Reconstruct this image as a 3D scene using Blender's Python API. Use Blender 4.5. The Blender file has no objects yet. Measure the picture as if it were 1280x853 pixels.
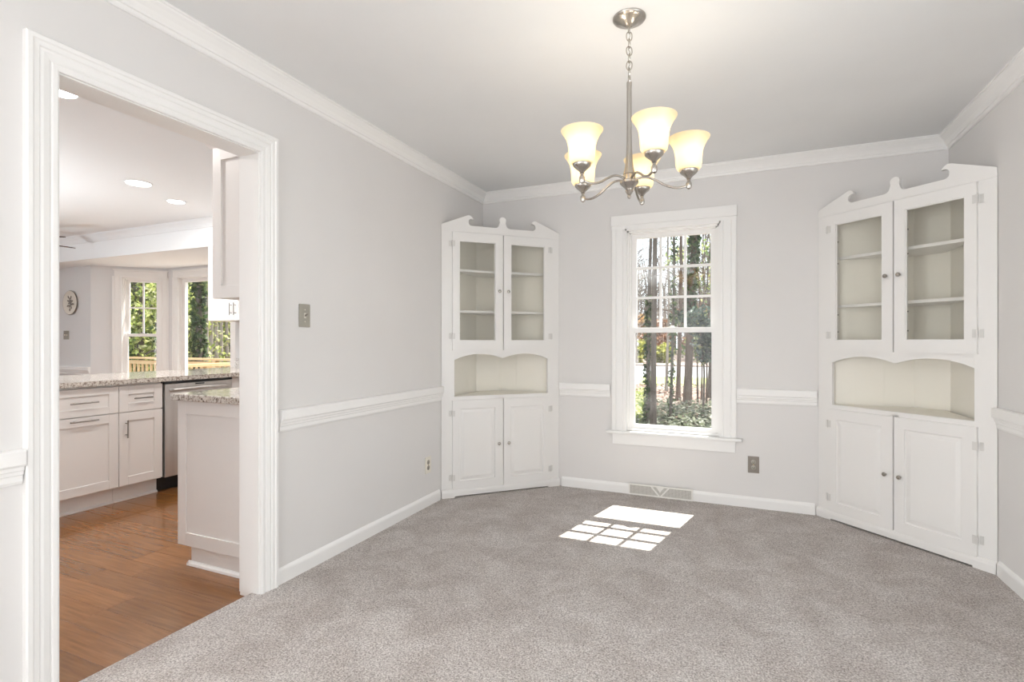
import bpy, bmesh, math, random
from mathutils import Vector, Matrix
R = math.radians
scene = bpy.context.scene
col = scene.collection

# ------------------------------------------------------------------ camera
CAM = Vector((2.0205, 0.0, 1.173)); YAW = R(23.477); FPX = 652.2; HZ = 427.4
cd = bpy.data.cameras.new('camera'); cam = bpy.data.objects.new('camera', cd); col.objects.link(cam)
cam.location = CAM; cam.rotation_euler = (R(90), 0, YAW)
cd.sensor_width = 36; cd.lens = FPX / 1280 * 36; cd.shift_y = (HZ - 426.5) / 1280
cd.clip_start = 0.05; cd.clip_end = 400
scene.camera = cam

# ------------------------------------------------------------------ world, sun, added fill lamps
world = bpy.data.worlds.new('sky'); scene.world = world; world.use_nodes = True
wn = world.node_tree; bg = wn.nodes['Background']
bg.inputs['Color'].default_value = (0.86, 0.93, 1.0, 1); bg.inputs['Strength'].default_value = 2.2

def lamp(name, kind, loc, energy, color=(1, 1, 1), direction=None, **kw):
    d = bpy.data.lights.new(name, kind); o = bpy.data.objects.new(name, d); col.objects.link(o)
    o.location = loc; d.energy = energy; d.color = color
    for k, v in kw.items(): setattr(d, k, v)
    if direction is not None: o.rotation_euler = Vector(direction).to_track_quat('-Z', 'Y').to_euler()
    return o
lamp('sun', 'SUN', (4, 12, 14), 16.0, (1, .955, .88), (-.225, -1, -1.67), angle=R(.4))
# unseen area lamps added as fill, set at the openings and side window
lamp('fill_front', 'AREA', (2.35, -4.62, 1.3), 8, (.95, .98, 1), (0, 1, 0), shape='RECTANGLE', size=1.45, size_y=2.1)
lamp('fill_side', 'AREA', (3.40, .85, 1.3), 7, (.95, .98, 1), (-1, 0, 0), shape='RECTANGLE', size=1.7, size_y=1.5)
lamp('fill_hall', 'AREA', (-.14, -2.35, 1.1), 175, (.95, .98, 1), (1, 0, 0), shape='RECTANGLE', size=2.4, size_y=1.8)
lamp('fill_family_room', 'AREA', (-7.32, -.7, 1.3), 18, (.95, .98, 1), (1, 0, 0), shape='RECTANGLE', size=4.2, size_y=2.0)
# added upward fill off the ceilings, from invented floor lamps built below
FILL_LAMPS = ((.75, -1.9, 1.60, 34), (-3.6, 1.1, 1.25, 56))
for tx, ty, tz_, te in FILL_LAMPS: lamp('ceiling_fill', 'AREA', (tx, ty, tz_ + .03), te, (1, .985, .97) if tx > 0 else (.90, .96, 1), (0, 0, 1), shape='DISK', size=.34)
vs = scene.view_settings
vs.view_transform = 'Standard'; vs.look = 'None'; vs.gamma = 1; vs.use_curve_mapping = False; vs.exposure = 0.19
cy = scene.cycles
cy.max_bounces = 10; cy.diffuse_bounces = 6; cy.glossy_bounces = 4; cy.transmission_bounces = 6; cy.transparent_max_bounces = 16
cy.caustics_reflective = False; cy.caustics_refractive = False; cy.sample_clamp_indirect = 6; cy.use_denoising = True

W, L, H = 3.208, 4.021, 2.44      # dining room: x 0..W, back wall y = L, ceiling z = H
YF = -4.5                         # wall behind the camera
KX = -7.2                         # far side of the kitchen and family room
T = 0.12                          # wall thickness

def at(px, Z):                    # photograph column + distance along the view axis -> ground position
    t = (px - 640) / FPX; c, s = math.cos(YAW), math.sin(YAW)
    return Vector((CAM.x + Z * (c * t - s), Z * (s * t + c)))

# ------------------------------------------------------------------ materials
def mat(name, color, rough=.5, metal=0, spec=.5, coat=0, trans=0):
    m = bpy.data.materials.new(name); m.use_nodes = True
    b = m.node_tree.nodes['Principled BSDF']
    b.inputs['Base Color'].default_value = (*color, 1); b.inputs['Roughness'].default_value = rough
    b.inputs['Metallic'].default_value = metal; b.inputs['Specular IOR Level'].default_value = spec
    b.inputs['Coat Weight'].default_value = coat
    return m
def N(m, t, **kw):
    n = m.node_tree.nodes.new(t)
    for k, v in kw.items():
        if k in n.inputs: n.inputs[k].default_value = v
        else: setattr(n, k, v)
    return n
def LK(m, a, b): m.node_tree.links.new(a, b)
def bsdf(m): return m.node_tree.nodes['Principled BSDF']
def ramp(m, src, stops):
    r = N(m, 'ShaderNodeValToRGB'); e = r.color_ramp.elements
    while len(e) < len(stops): e.new(.5)
    for i, (p, c) in enumerate(stops): e[i].position = p; e[i].color = (*c, 1)
    LK(m, src, r.inputs['Fac']); return r.outputs['Color']
def bump(m, src, strength, dist=.01):
    b = N(m, 'ShaderNodeBump', Strength=strength, Distance=dist); LK(m, src, b.inputs['Height'])
    LK(m, b.outputs['Normal'], bsdf(m).inputs['Normal'])
def noisy(name, stops, scale, rough=.6, detail=4, bstr=0, bdist=.01, coords='Object', stretch=None, spec=.4):
    m = mat(name, stops[0][1], rough, spec=spec)
    tc = N(m, 'ShaderNodeTexCoord'); src = tc.outputs[coords]
    if stretch:
        mp = N(m, 'ShaderNodeMapping'); mp.inputs['Scale'].default_value = stretch; LK(m, src, mp.inputs['Vector']); src = mp.outputs['Vector']
    n = N(m, 'ShaderNodeTexNoise', Scale=scale, Detail=detail); LK(m, src, n.inputs['Vector'])
    LK(m, ramp(m, n.outputs['Fac'], stops), bsdf(m).inputs['Base Color'])
    if bstr: bump(m, n.outputs['Fac'], bstr, bdist)
    return m
M = {}
M['wall'] = noisy('wall paint', [(.3, (.735, .718, .705)), (.7, (.750, .733, .720))], 3, .75, bstr=.02, bdist=.002)
M['ceil'] = noisy('ceiling paint', [(.3, (.78, .785, .785)), (.7, (.80, .805, .805))], 3, .85)
M['trim'] = mat('white trim paint', (.87, .86, .845), .35)
M['cab'] = mat('cabinet white gloss paint', (.81, .795, .775), .28)
M['cream'] = noisy('cream interior paint', [(.3, (.86, .83, .755)), (.7, (.88, .85, .775))], 4, .6)
M['kwall'] = mat('kitchen wall paint', (.74, .74, .74), .8)
M['kceil'] = mat('kitchen ceiling paint', (.88, .90, .915), .85)
M['kcab'] = mat('kitchen cabinet paint', (.80, .775, .755), .35)
M['nickel'] = mat('brushed nickel', (.47, .44, .40), .26, 1)
M['steel'] = noisy('stainless steel', [(.3, (.58, .56, .54)), (.7, (.66, .64, .62))], 30, .32, stretch=(1, 1, .03)); bsdf(M['steel']).inputs['Metallic'].default_value = .85
M['bar'] = mat('bar pull metal', (.33, .31, .29), .3, 1)
M['black'] = mat('black plastic', (.012, .012, .013), .35)
M['plate_grey'] = mat('greige plate', (.36, .34, .29), .35, .3)
M['plate_bronze'] = mat('dull bronze plate', (.27, .24, .21), .4, .5)
M['plate_white'] = mat('ivory plate', (.78, .74, .66), .35)
M['slot'] = mat('dark slot', (.05, .045, .04), .5)
M['brass'] = mat('brass', (.55, .40, .2), .35, 1)
M['hinge'] = mat('painted hinge', (.68, .665, .64), .35, .1)
M['vent'] = mat('vent enamel', (.86, .84, .80), .4); M['ventbar'] = mat('vent grille enamel', (.70, .675, .63), .45)
M['ventmesh'] = mat('vent mesh', (.30, .28, .25), .5)

m = M['carpet'] = mat('carpet', (.4, .36, .33), .95, spec=.1)
tc = N(m, 'ShaderNodeTexCoord')
n1 = N(m, 'ShaderNodeTexNoise', Scale=150, Detail=3, Roughness=.8); LK(m, tc.outputs['Object'], n1.inputs['Vector'])
n2 = N(m, 'ShaderNodeTexNoise', Scale=4.5, Detail=5, Roughness=.6, Distortion=.8); LK(m, tc.outputs['Object'], n2.inputs['Vector'])
n3 = N(m, 'ShaderNodeTexNoise', Scale=45, Detail=2); LK(m, tc.outputs['Object'], n3.inputs['Vector'])
c1 = ramp(m, n1.outputs['Fac'], [(.33, (.20, .172, .158)), (.5, (.53, .487, .46)), (.68, (.86, .82, .79))])
c2 = ramp(m, n2.outputs['Fac'], [(.36, (.86, .83, .81)), (.64, (1.08, 1.08, 1.08))])
mx = N(m, 'ShaderNodeMix', data_type='RGBA', blend_type='MULTIPLY'); mx.inputs['Factor'].default_value = 1
LK(m, c1, mx.inputs['A']); LK(m, c2, mx.inputs['B']); LK(m, mx.outputs['Result'], bsdf(m).inputs['Base Color'])
ad = N(m, 'ShaderNodeMath', operation='ADD'); LK(m, n1.outputs['Fac'], ad.inputs[0]); LK(m, n3.outputs['Fac'], ad.inputs[1])
bump(m, ad.outputs[0], .7, .012)
bsdf(m).inputs['Sheen Weight'].default_value = .15

m = M['wood'] = mat('oak floor', (.28, .12, .035), .22, coat=.25)
tc = N(m, 'ShaderNodeTexCoord'); oi = N(m, 'ShaderNodeObjectInfo')
mp = N(m, 'ShaderNodeMapping'); mp.inputs['Scale'].default_value = (1.6, 26, 26)
LK(m, tc.outputs['Object'], mp.inputs['Vector'])
ml = N(m, 'ShaderNodeMath', operation='MULTIPLY'); ml.inputs[1].default_value = 37; LK(m, oi.outputs['Random'], ml.inputs[0])
cv = N(m, 'ShaderNodeCombineXYZ'); LK(m, ml.outputs[0], cv.inputs['X']); LK(m, ml.outputs[0], cv.inputs['Y']); LK(m, cv.outputs[0], mp.inputs['Location'])
n1 = N(m, 'ShaderNodeTexNoise', Scale=2.6, Detail=6, Roughness=.62, Distortion=.6); LK(m, mp.outputs[0], n1.inputs['Vector'])
c1 = ramp(m, n1.outputs['Fac'], [(.2, (.150, .058, .015)), (.5, (.245, .100, .027)), (.8, (.315, .142, .043))])
hs = N(m, 'ShaderNodeHueSaturation'); mr = N(m, 'ShaderNodeMapRange'); mr.inputs['To Min'].default_value = .82; mr.inputs['To Max'].default_value = 1.12
LK(m, oi.outputs['Random'], mr.inputs['Value']); LK(m, mr.outputs[0], hs.inputs['Value']); LK(m, c1, hs.inputs['Color'])
LK(m, hs.outputs[0], bsdf(m).inputs['Base Color']); bump(m, n1.outputs['Fac'], .02, .002)

m = M['granite'] = mat('speckled granite', (.6, .57, .53), .12)
tc = N(m, 'ShaderNodeTexCoord')
v = N(m, 'ShaderNodeTexVoronoi', Scale=95); LK(m, tc.outputs['Object'], v.inputs['Vector'])
n1 = N(m, 'ShaderNodeTexNoise', Scale=55, Detail=5, Roughness=.7); LK(m, tc.outputs['Object'], n1.inputs['Vector'])
c1 = ramp(m, n1.outputs['Fac'], [(.34, (.05, .035, .03)), (.43, (.34, .28, .24)), (.52, (.62, .58, .53)), (.72, (.78, .75, .70))])
c2 = ramp(m, v.outputs['Distance'], [(.10, (.35, .3, .27)), (.35, (1, 1, 1))])
mx = N(m, 'ShaderNodeMix', data_type='RGBA', blend_type='MULTIPLY'); mx.inputs['Factor'].default_value = .7
LK(m, c1, mx.inputs['A']); LK(m, c2, mx.inputs['B']); LK(m, mx.outputs['Result'], bsdf(m).inputs['Base Color'])

def glass(name, refl=1.0, tint=(1, 1, 1)):
    m = bpy.data.materials.new(name); m.use_nodes = True; nt = m.node_tree; nt.nodes.clear()
    o = N(m, 'ShaderNodeOutputMaterial'); tr = N(m, 'ShaderNodeBsdfTransparent'); tr.inputs['Color'].default_value = (*tint, 1)
    gl = N(m, 'ShaderNodeBsdfGlossy', Roughness=.0); mi = N(m, 'ShaderNodeMixShader'); lw = N(m, 'ShaderNodeLayerWeight', Blend=.5)
    pw = N(m, 'ShaderNodeMath', operation='POWER'); pw.inputs[1].default_value = 5; LK(m, lw.outputs['Facing'], pw.inputs[0])
    fr = N(m, 'ShaderNodeMath', operation='MULTIPLY_ADD'); fr.inputs[1].default_value = .95; fr.inputs[2].default_value = .04; LK(m, pw.outputs[0], fr.inputs[0])
    ml = N(m, 'ShaderNodeMath', operation='MULTIPLY'); ml.inputs[1].default_value = refl
    LK(m, fr.outputs[0], ml.inputs[0]); LK(m, ml.outputs[0], mi.inputs['Fac']); LK(m, tr.outputs[0], mi.inputs[1]); LK(m, gl.outputs[0], mi.inputs[2])
    LK(m, mi.outputs[0], o.inputs['Surface']); return m
M['glass'] = glass('window glass', 1.0, (.98, .99, .985))
M['cglass'] = glass('cabinet glass', .8, (.985, .985, .975))

m = M['shade'] = bpy.data.materials.new('frosted glass shade'); m.use_nodes = True; m.node_tree.nodes.clear()
o = N(m, 'ShaderNodeOutputMaterial'); tl = N(m, 'ShaderNodeBsdfTranslucent'); tl.inputs['Color'].default_value = (1, .88, .66, 1)
df = N(m, 'ShaderNodeBsdfDiffuse'); df.inputs['Color'].default_value = (.9, .85, .72, 1)
gs = N(m, 'ShaderNodeBsdfGlossy', Roughness=.25); mi = N(m, 'ShaderNodeMixShader', Fac=.4); mj = N(m, 'ShaderNodeMixShader', Fac=.06)
LK(m, tl.outputs[0], mi.inputs[1]); LK(m, df.outputs[0], mi.inputs[2]); LK(m, mi.outputs[0], mj.inputs[1]); LK(m, gs.outputs[0], mj.inputs[2]); LK(m, mj.outputs[0], o.inputs['Surface'])
def emit(name, color, s):
    m = bpy.data.materials.new(name); m.use_nodes = True; b = bsdf(m)
    b.inputs['Emission Color'].default_value = (*color, 1); b.inputs['Emission Strength'].default_value = s; return m
M['bulb'] = emit('lit bulb', (1, .9, .74), 11)
M['can'] = emit('lit downlight lens', (1, .97, .92), 9)

def leafmat(name, stops, tr=.45, rough=.5):
    m = bpy.data.materials.new(name); m.use_nodes = True; b = bsdf(m)
    g = N(m, 'ShaderNodeNewGeometry'); c = ramp(m, g.outputs['Random Per Island'], stops)
    LK(m, c, b.inputs['Base Color']); b.inputs['Roughness'].default_value = rough; b.inputs['Specular IOR Level'].default_value = .3
    tl = N(m, 'ShaderNodeBsdfTranslucent'); LK(m, c, tl.inputs['Color']); mi = N(m, 'ShaderNodeMixShader', Fac=tr)
    o = m.node_tree.nodes['Material Output']; LK(m, b.outputs[0], mi.inputs[1]); LK(m, tl.outputs[0], mi.inputs[2]); LK(m, mi.outputs[0], o.inputs['Surface']); return m
M['ivy'] = leafmat('ivy leaves', [(0, (.025, .05, .022)), (.5, (.06, .11, .045)), (.85, (.13, .19, .07)), (1, (.32, .36, .16))])
M['ivy_pale'] = leafmat('ground ivy leaves', [(0, (.09, .11, .07)), (.5, (.20, .23, .15)), (.9, (.36, .38, .28)), (1, (.6, .6, .5))])
M['spring'] = leafmat('spring leaves', [(0, (.24, .34, .08)), (.4, (.52, .60, .17)), (.8, (.78, .80, .34)), (1, (.92, .92, .6))], .6)
M['mixed'] = leafmat('mixed leaves', [(0, (.07, .12, .06)), (.4, (.22, .33, .12)), (.75, (.52, .60, .22)), (1, (.92, .90, .6))], .6)
M['holly'] = leafmat('holly leaves', [(0, (.03, .05, .04)), (.6, (.10, .15, .12)), (.9, (.25, .32, .25)), (1, (.5, .5, .2))])
M['yellow'] = leafmat('yellow green leaves', [(0, (.35, .38, .06)), (.6, (.60, .62, .13)), (1, (.8, .75, .25))])
M['orange'] = leafmat('orange leaves', [(0, (.55, .27, .10)), (.6, (.72, .45, .18)), (1, (.8, .65, .4))])
M['rust'] = leafmat('rust leaves', [(0, (.25, .11, .06)), (.6, (.42, .22, .13)), (1, (.6, .42, .3))])
M['litter_leaf'] = leafmat('fallen leaves', [(0, (.25, .15, .11)), (.5, (.48, .33, .26)), (1, (.68, .54, .44))], .1, .8)
M['bark'] = noisy('grey bark', [(.3, (.105, .088, .076)), (.6, (.20, .172, .15)), (.8, (.30, .265, .23))], 9, .9, 6, .6, .03, stretch=(1, 1, .18), spec=.1)
M['bark_brown'] = noisy('brown bark', [(.3, (.115, .08, .06)), (.6, (.22, .16, .13)), (.8, (.32, .25, .2))], 9, .9, 6, .6, .03, stretch=(1, 1, .18), spec=.1)
M['bark_pale'] = noisy('pale bark', [(.3, (.30, .265, .23)), (.7, (.50, .455, .40))], 9, .9, 6, .3, .02, stretch=(1, 1, .18), spec=.1)
M['deckwood'] = noisy('new pine rail', [(.3, (.66, .42, .20)), (.7, (.80, .58, .33))], 6, .7, stretch=(.3, 4, 4))
M['asphalt'] = noisy('pale road', [(.3, (.52, .53, .56)), (.7, (.62, .63, .66))], 5, .9)
M['lawn'] = noisy('lawn', [(.3, (.33, .42, .10)), (.7, (.55, .62, .22))], 2, .95, 6)
M['soil'] = noisy('leaf litter soil', [(.3, (.26, .18, .14)), (.5, (.46, .34, .28)), (.7, (.62, .49, .42))], 3.5, .95, 8)

OUTDOOR = .6                                  # overall reflectance of the outdoor surfaces
for k in ('ivy', 'ivy_pale', 'spring', 'mixed', 'holly', 'yellow', 'orange', 'rust', 'litter_leaf', 'bark', 'bark_brown', 'bark_pale', 'deckwood', 'asphalt', 'lawn', 'soil'):
    for n in M[k].node_tree.nodes:
        if n.type == 'VALTORGB':
            for e in n.color_ramp.elements: e.color = (*[c * OUTDOOR for c in e.color[:3]], 1)

# ------------------------------------------------------------------ mesh helpers
class MB:
    def __init__(s): s.bm = bmesh.new()
    def box(s, x0, x1, y0, y1, z0, z1, bev=0):
        vs = [s.bm.verts.new((x, y, z)) for x in (x0, x1) for y in (y0, y1) for z in (z0, z1)]
        fs = [s.bm.faces.new([vs[i] for i in q]) for q in ((0, 1, 3, 2), (4, 6, 7, 5), (0, 4, 5, 1), (2, 3, 7, 6), (0, 2, 6, 4), (1, 5, 7, 3))]
        if bev:
            es = list({e for f in fs for e in f.edges}); bmesh.ops.bevel(s.bm, geom=es, offset=bev, segments=2, affect='EDGES', profile=.5)
        return s
    def prism(s, pts, fn):                      # polygon pts [(a,b)] ; fn(a,b,0/1) -> 3d
        lo = [s.bm.verts.new(fn(a, b, 0)) for a, b in pts]; hi = [s.bm.verts.new(fn(a, b, 1)) for a, b in pts]
        n = len(pts); s.bm.faces.new(lo[::-1]); s.bm.faces.new(hi)
        for i in range(n): s.bm.faces.new((lo[i], lo[(i + 1) % n], hi[(i + 1) % n], hi[i]))
        return s
    def profile(s, A, B, across, depth, prof, mA=0, mB=0):   # prof [(across, depth)], mitres shift the ends by the across value
        A = Vector(A); B = Vector(B); d = (B - A).normalized(); across = Vector(across); depth = Vector(depth)
        fn = lambda a, b, k: (A + d * (a * mA) if k == 0 else B + d * (a * mB)) + across * a + depth * b
        return s.prism(prof, fn)
    def lathe(s, prof, seg=24, c=(0, 0, 0), cap=True):        # prof [(r,z)]
        rings = []
        for r, z in prof:
            rings.append([s.bm.verts.new((c[0] + r * math.cos(2 * math.pi * i / seg), c[1] + r * math.sin(2 * math.pi * i / seg), c[2] + z)) for i in range(seg)])
        for a, b in zip(rings, rings[1:]):
            for i in range(seg): s.bm.faces.new((a[i], a[(i + 1) % seg], b[(i + 1) % seg], b[i]))
        if cap:
            s.bm.faces.new(rings[0][::-1]); s.bm.faces.new(rings[-1])
        return s
    def tube(s, pts, rad, seg=8, closed=False, cap=True):
        pts = [Vector(p) for p in pts]; n = len(pts); rings = []; up = None
        for i, p in enumerate(pts):
            a = pts[(i - 1) % n] if closed or i > 0 else p; b = pts[(i + 1) % n] if closed or i < n - 1 else p
            t = (b - a).normalized()
            if up is None: up = t.orthogonal().normalized()
            else:
                up = (up - t * up.dot(t))
                up = up.normalized() if up.length > 1e-6 else t.orthogonal().normalized()
            bi = t.cross(up); r = rad[i] if isinstance(rad, (list, tuple)) else rad
            rings.append([s.bm.verts.new(p + up * (r * math.cos(2 * math.pi * k / seg)) + bi * (r * math.sin(2 * math.pi * k / seg))) for k in range(seg)])
        pr = list(zip(rings, rings[1:])) + ([(rings[-1], rings[0])] if closed else [])
        for a, b in pr:
            for k in range(seg): s.bm.faces.new((a[k], a[(k + 1) % seg], b[(k + 1) % seg], b[k]))
        if cap and not closed: s.bm.faces.new(rings[0][::-1]); s.bm.faces.new(rings[-1])
        return s
    def build(s, name, m, parent=None, smooth=False, loc=None, rot=None, **props):
        bmesh.ops.recalc_face_normals(s.bm, faces=s.bm.faces)
        me = bpy.data.meshes.new(name); s.bm.to_mesh(me); s.bm.free()
        if smooth:
            for p in me.polygons: p.use_smooth = True
        me.materials.append(M[m] if isinstance(m, str) else m)
        if smooth: me.set_sharp_from_angle(angle=R(38))
        return put(name, me, parent, loc, rot, **props)
def put(name, me, parent=None, loc=None, rot=None, **props):
    o = bpy.data.objects.new(name, me); col.objects.link(o)
    if parent is not None: o.parent = parent
    if loc is not None: o.location = loc
    if rot is not None: o.rotation_euler = rot
    for k, v in props.items(): o[k] = v
    return o
def empty(name, loc=(0, 0, 0), rz=0, parent=None, **props):
    o = put(name, None, parent, loc, (0, 0, rz), **props); o.empty_display_size = .1; return o
def box(name, m, x0, x1, y0, y1, z0, z1, parent=None, bev=0, **props):
    return MB().box(x0, x1, y0, y1, z0, z1, bev).build(name, m, parent, **props)
S = dict(kind='structure')
def wall_mesh(A, B, out, z0, z1, holes, mb=None, th=T):
    """wall from A to B (2d), thickness th along `out`, holes [(s0,s1,z0,z1)] along it"""
    mb = mb or MB(); A = Vector(A); B = Vector(B); d = (B - A).normalized(); ln = (B - A).length; o = Vector(out).normalized()
    def blk(s0, s1, a, b):
        if s1 - s0 < 1e-5 or b - a < 1e-5: return
        fn = lambda p, q, k: Vector((*(A + d * p + o * (th * k)), q))
        mb.prism([(s0, a), (s1, a), (s1, b), (s0, b)], fn)
    cur = 0
    for s0, s1, a, b in sorted(holes):
        blk(cur, s0, z0, z1); blk(s0, s1, z0, a); blk(s0, s1, b, z1); cur = s1
    blk(cur, ln, z0, z1); return mb

# ------------------------------------------------------------------ dining room shell
DY0, DY1, DZ = 0.967, 1.733, 2.04            # cased opening in the left wall
YW0, YW1 = .0, 1.7                            # window added in the right wall beside the camera for side light
WX0, WX1, WZ0, WZ1 = 1.222, 1.904, 0.492, 2.035   # window opening
box('floor', 'carpet', -.045, W + T, YF - T, L + .02, -.06, .012, **S)
box('ceiling', 'ceil', -.06, W + T, YF - T, L + T, H, H + .15, **S)
wall_mesh((0, YF), (0, L), (-1, 0), -.06, H, [(.9, 3.4, -.1, 2.1), (DY0 - .02 - YF, DY1 + .02 - YF, -.1, DZ + .02)]).build('wall_left', 'wall', **S)  # the opening behind the camera is added to let fill light in
wall_mesh((-T, L), (W + T, L), (0, 1), -.06, H, [(WX0 + T, WX1 + T, WZ0, WZ1)], th=.14).build('wall_back', 'wall', **S)
wall_mesh((W, YF), (W, L), (1, 0), -.06, H, [(YW0 - YF, YW1 - YF, .55, 2.05)]).build('wall_right', 'wall', **S)
wall_mesh((-T, YF), (W + T, YF), (0, -1), -.06, H, [(1.70, 3.2, .2, 2.38)]).build('wall_front', 'wall', **S)  # unseen opening added for the front fill lamp

# mouldings: profiles as (across = height, depth from wall)
CROWN = [(0, 0), (0, .066), (-.008, .066), (-.010, .060), (-.016, .058), (-.024, .048), (-.040, .032), (-.056, .022), (-.064, .020), (-.066, .014), (-.078, .012), (-.082, .008), (-.082, 0)]
RAIL = [(.845, 0), (.845, .027), (.841, .031), (.800, .031), (.794, .027), (.792, .021), (.782, .021), (.778, .017), (.768, .016), (.764, .011), (.747, .011), (.738, .006), (.738, 0)]
BASE = [(0, 0), (0, .014), (.068, .014), (.076, .012), (.084, .007), (.088, .004), (.088, 0)]
def mould(name, A, B, n, prof, m='trim', mA=0, mB=0, z=0, **props):
    """straight moulding; mA/mB = +1: inside mitre (shortened by its depth)"""
    A = Vector((*A, z)); B = Vector((*B, z)); d = (B - A).normalized(); n = Vector((*n, 0))
    fn = lambda a, b, k: (A + d * (b * mA) if k == 0 else B - d * (b * mB)) + n * b + Vector((0, 0, a))
    return MB().prism(prof, fn).build(name, m, **props)
mould('trim_1', (0, YF), (0, L), (1, 0), CROWN, mA=1, mB=1, z=H, **S)
mould('trim_2', (0, L), (W, L), (0, -1), CROWN, mA=1, mB=1, z=H, **S)
mould('trim_3', (W, L), (W, YF), (-1, 0), CROWN, mA=1, mB=1, z=H, **S)
CL = .686                                     # corner cabinet leg along the walls
mould('trim_4', (0, 1.843), (0, L - CL - .012), (1, 0), RAIL, **S)
mould('trim_5', (0, -1.0), (0, .868), (1, 0), RAIL, **S)
mould('trim_6', (CL + .014, L), (1.108, L), (0, -1), RAIL, **S)
mould('trim_7', (2.008, L), (2.500, L), (0, -1), RAIL, **S)
mould('trim_8', (W, 3.343), (W, YW1 + .1), (-1, 0), RAIL, **S)
mould('baseboard_left', (0, 1.826), (0, L - CL - .03), (1, 0), BASE, **S)
mould('baseboard_doorway', (0, -1.0), (0, .874), (1, 0), BASE, **S)
mould('baseboard_back', (CL + .03, L), (2.490, L), (0, -1), BASE, **S)
mould('baseboard_right', (W, 3.330), (W, YF), (-1, 0), BASE, mB=1, **S)

# cased opening to the kitchen
CAS = [(0, 0), (0, .011), (.006, .014), (.018, .014), (.022, .010), (.028, .014), (.044, .017), (.052, .015), (.056, .019), (.070, .020), (.074, .024), (.086, .024), (.090, .019), (.090, 0)]
door = empty('door_1', (0, 0, 0), label='white cased opening with moulded trim to the kitchen', **S)
rv = .005
for side, sx in ((0, 1), (-T, -1)):
    X = side
    nx = Vector((sx, 0, 0))
    MB().profile((X, DY0 - rv, 0), (X, DY0 - rv, DZ + rv), (0, -1, 0), nx, CAS, 0, 1).build('casing', 'trim', door)
    MB().profile((X, DY1 + rv, 0), (X, DY1 + rv, DZ + rv), (0, 1, 0), nx, CAS, 0, 1).build('casing', 'trim', door)
    MB().profile((X, DY0 - rv, DZ + rv), (X, DY1 + rv, DZ + rv), (0, 0, 1), nx, CAS, -1, 1).build('head_casing', 'trim', door)
box('jamb', 'trim', -T, 0, DY0 - .02, DY0, -.02, DZ, door); box('jamb', 'trim', -T, 0, DY1, DY1 + .02, -.02, DZ, door)
box('head_jamb', 'trim', -T, 0, DY0 - .02, DY1 + .02, DZ, DZ + .02, door)

# ------------------------------------------------------------------ windows
def sash(parent, name, x0, x1, z0, z1, y0, y1, st, top, bot, nx, nz, muntin=.018):
    """x0..x1/z0..z1 = glass opening; y0 (room) .. y1"""
    mb = MB(); e = .0015
    mb.box(x0 - st, x0, y0, y1, z0 - bot, z1 + top); mb.box(x1, x1 + st, y0, y1, z0 - bot, z1 + top)
    mb.box(x0, x1, y0, y1, z1, z1 + top); mb.box(x0, x1, y0, y1, z0 - bot, z0)
    sh = mb.build(name, 'trim', parent); yc = (y0 + y1) / 2
    dx = (x1 - x0) / nx; dz = (z1 - z0) / nz
    for i in range(1, nx): box('muntin', 'trim', x0 + i * dx - muntin / 2, x0 + i * dx + muntin / 2, y0 + .006, y1 - .004, z0, z1, sh)
    for j in range(1, nz):
        for i in range(nx):
            a = x0 + i * dx + (muntin / 2 if i else 0); b = x0 + (i + 1) * dx - (muntin / 2 if i < nx - 1 else 0)
            box('muntin', 'trim', a, b, y0 + .006, y1 - .004, z0 + j * dz - muntin / 2, z0 + j * dz + muntin / 2, sh)
    for i in range(nx):
        for j in range(nz):
            box('pane', 'glass', x0 + i * dx + e, x0 + (i + 1) * dx - e, yc - .0015, yc + .0015, z0 + j * dz + e, z0 + (j + 1) * dz - e, sh)
    return sh
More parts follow.
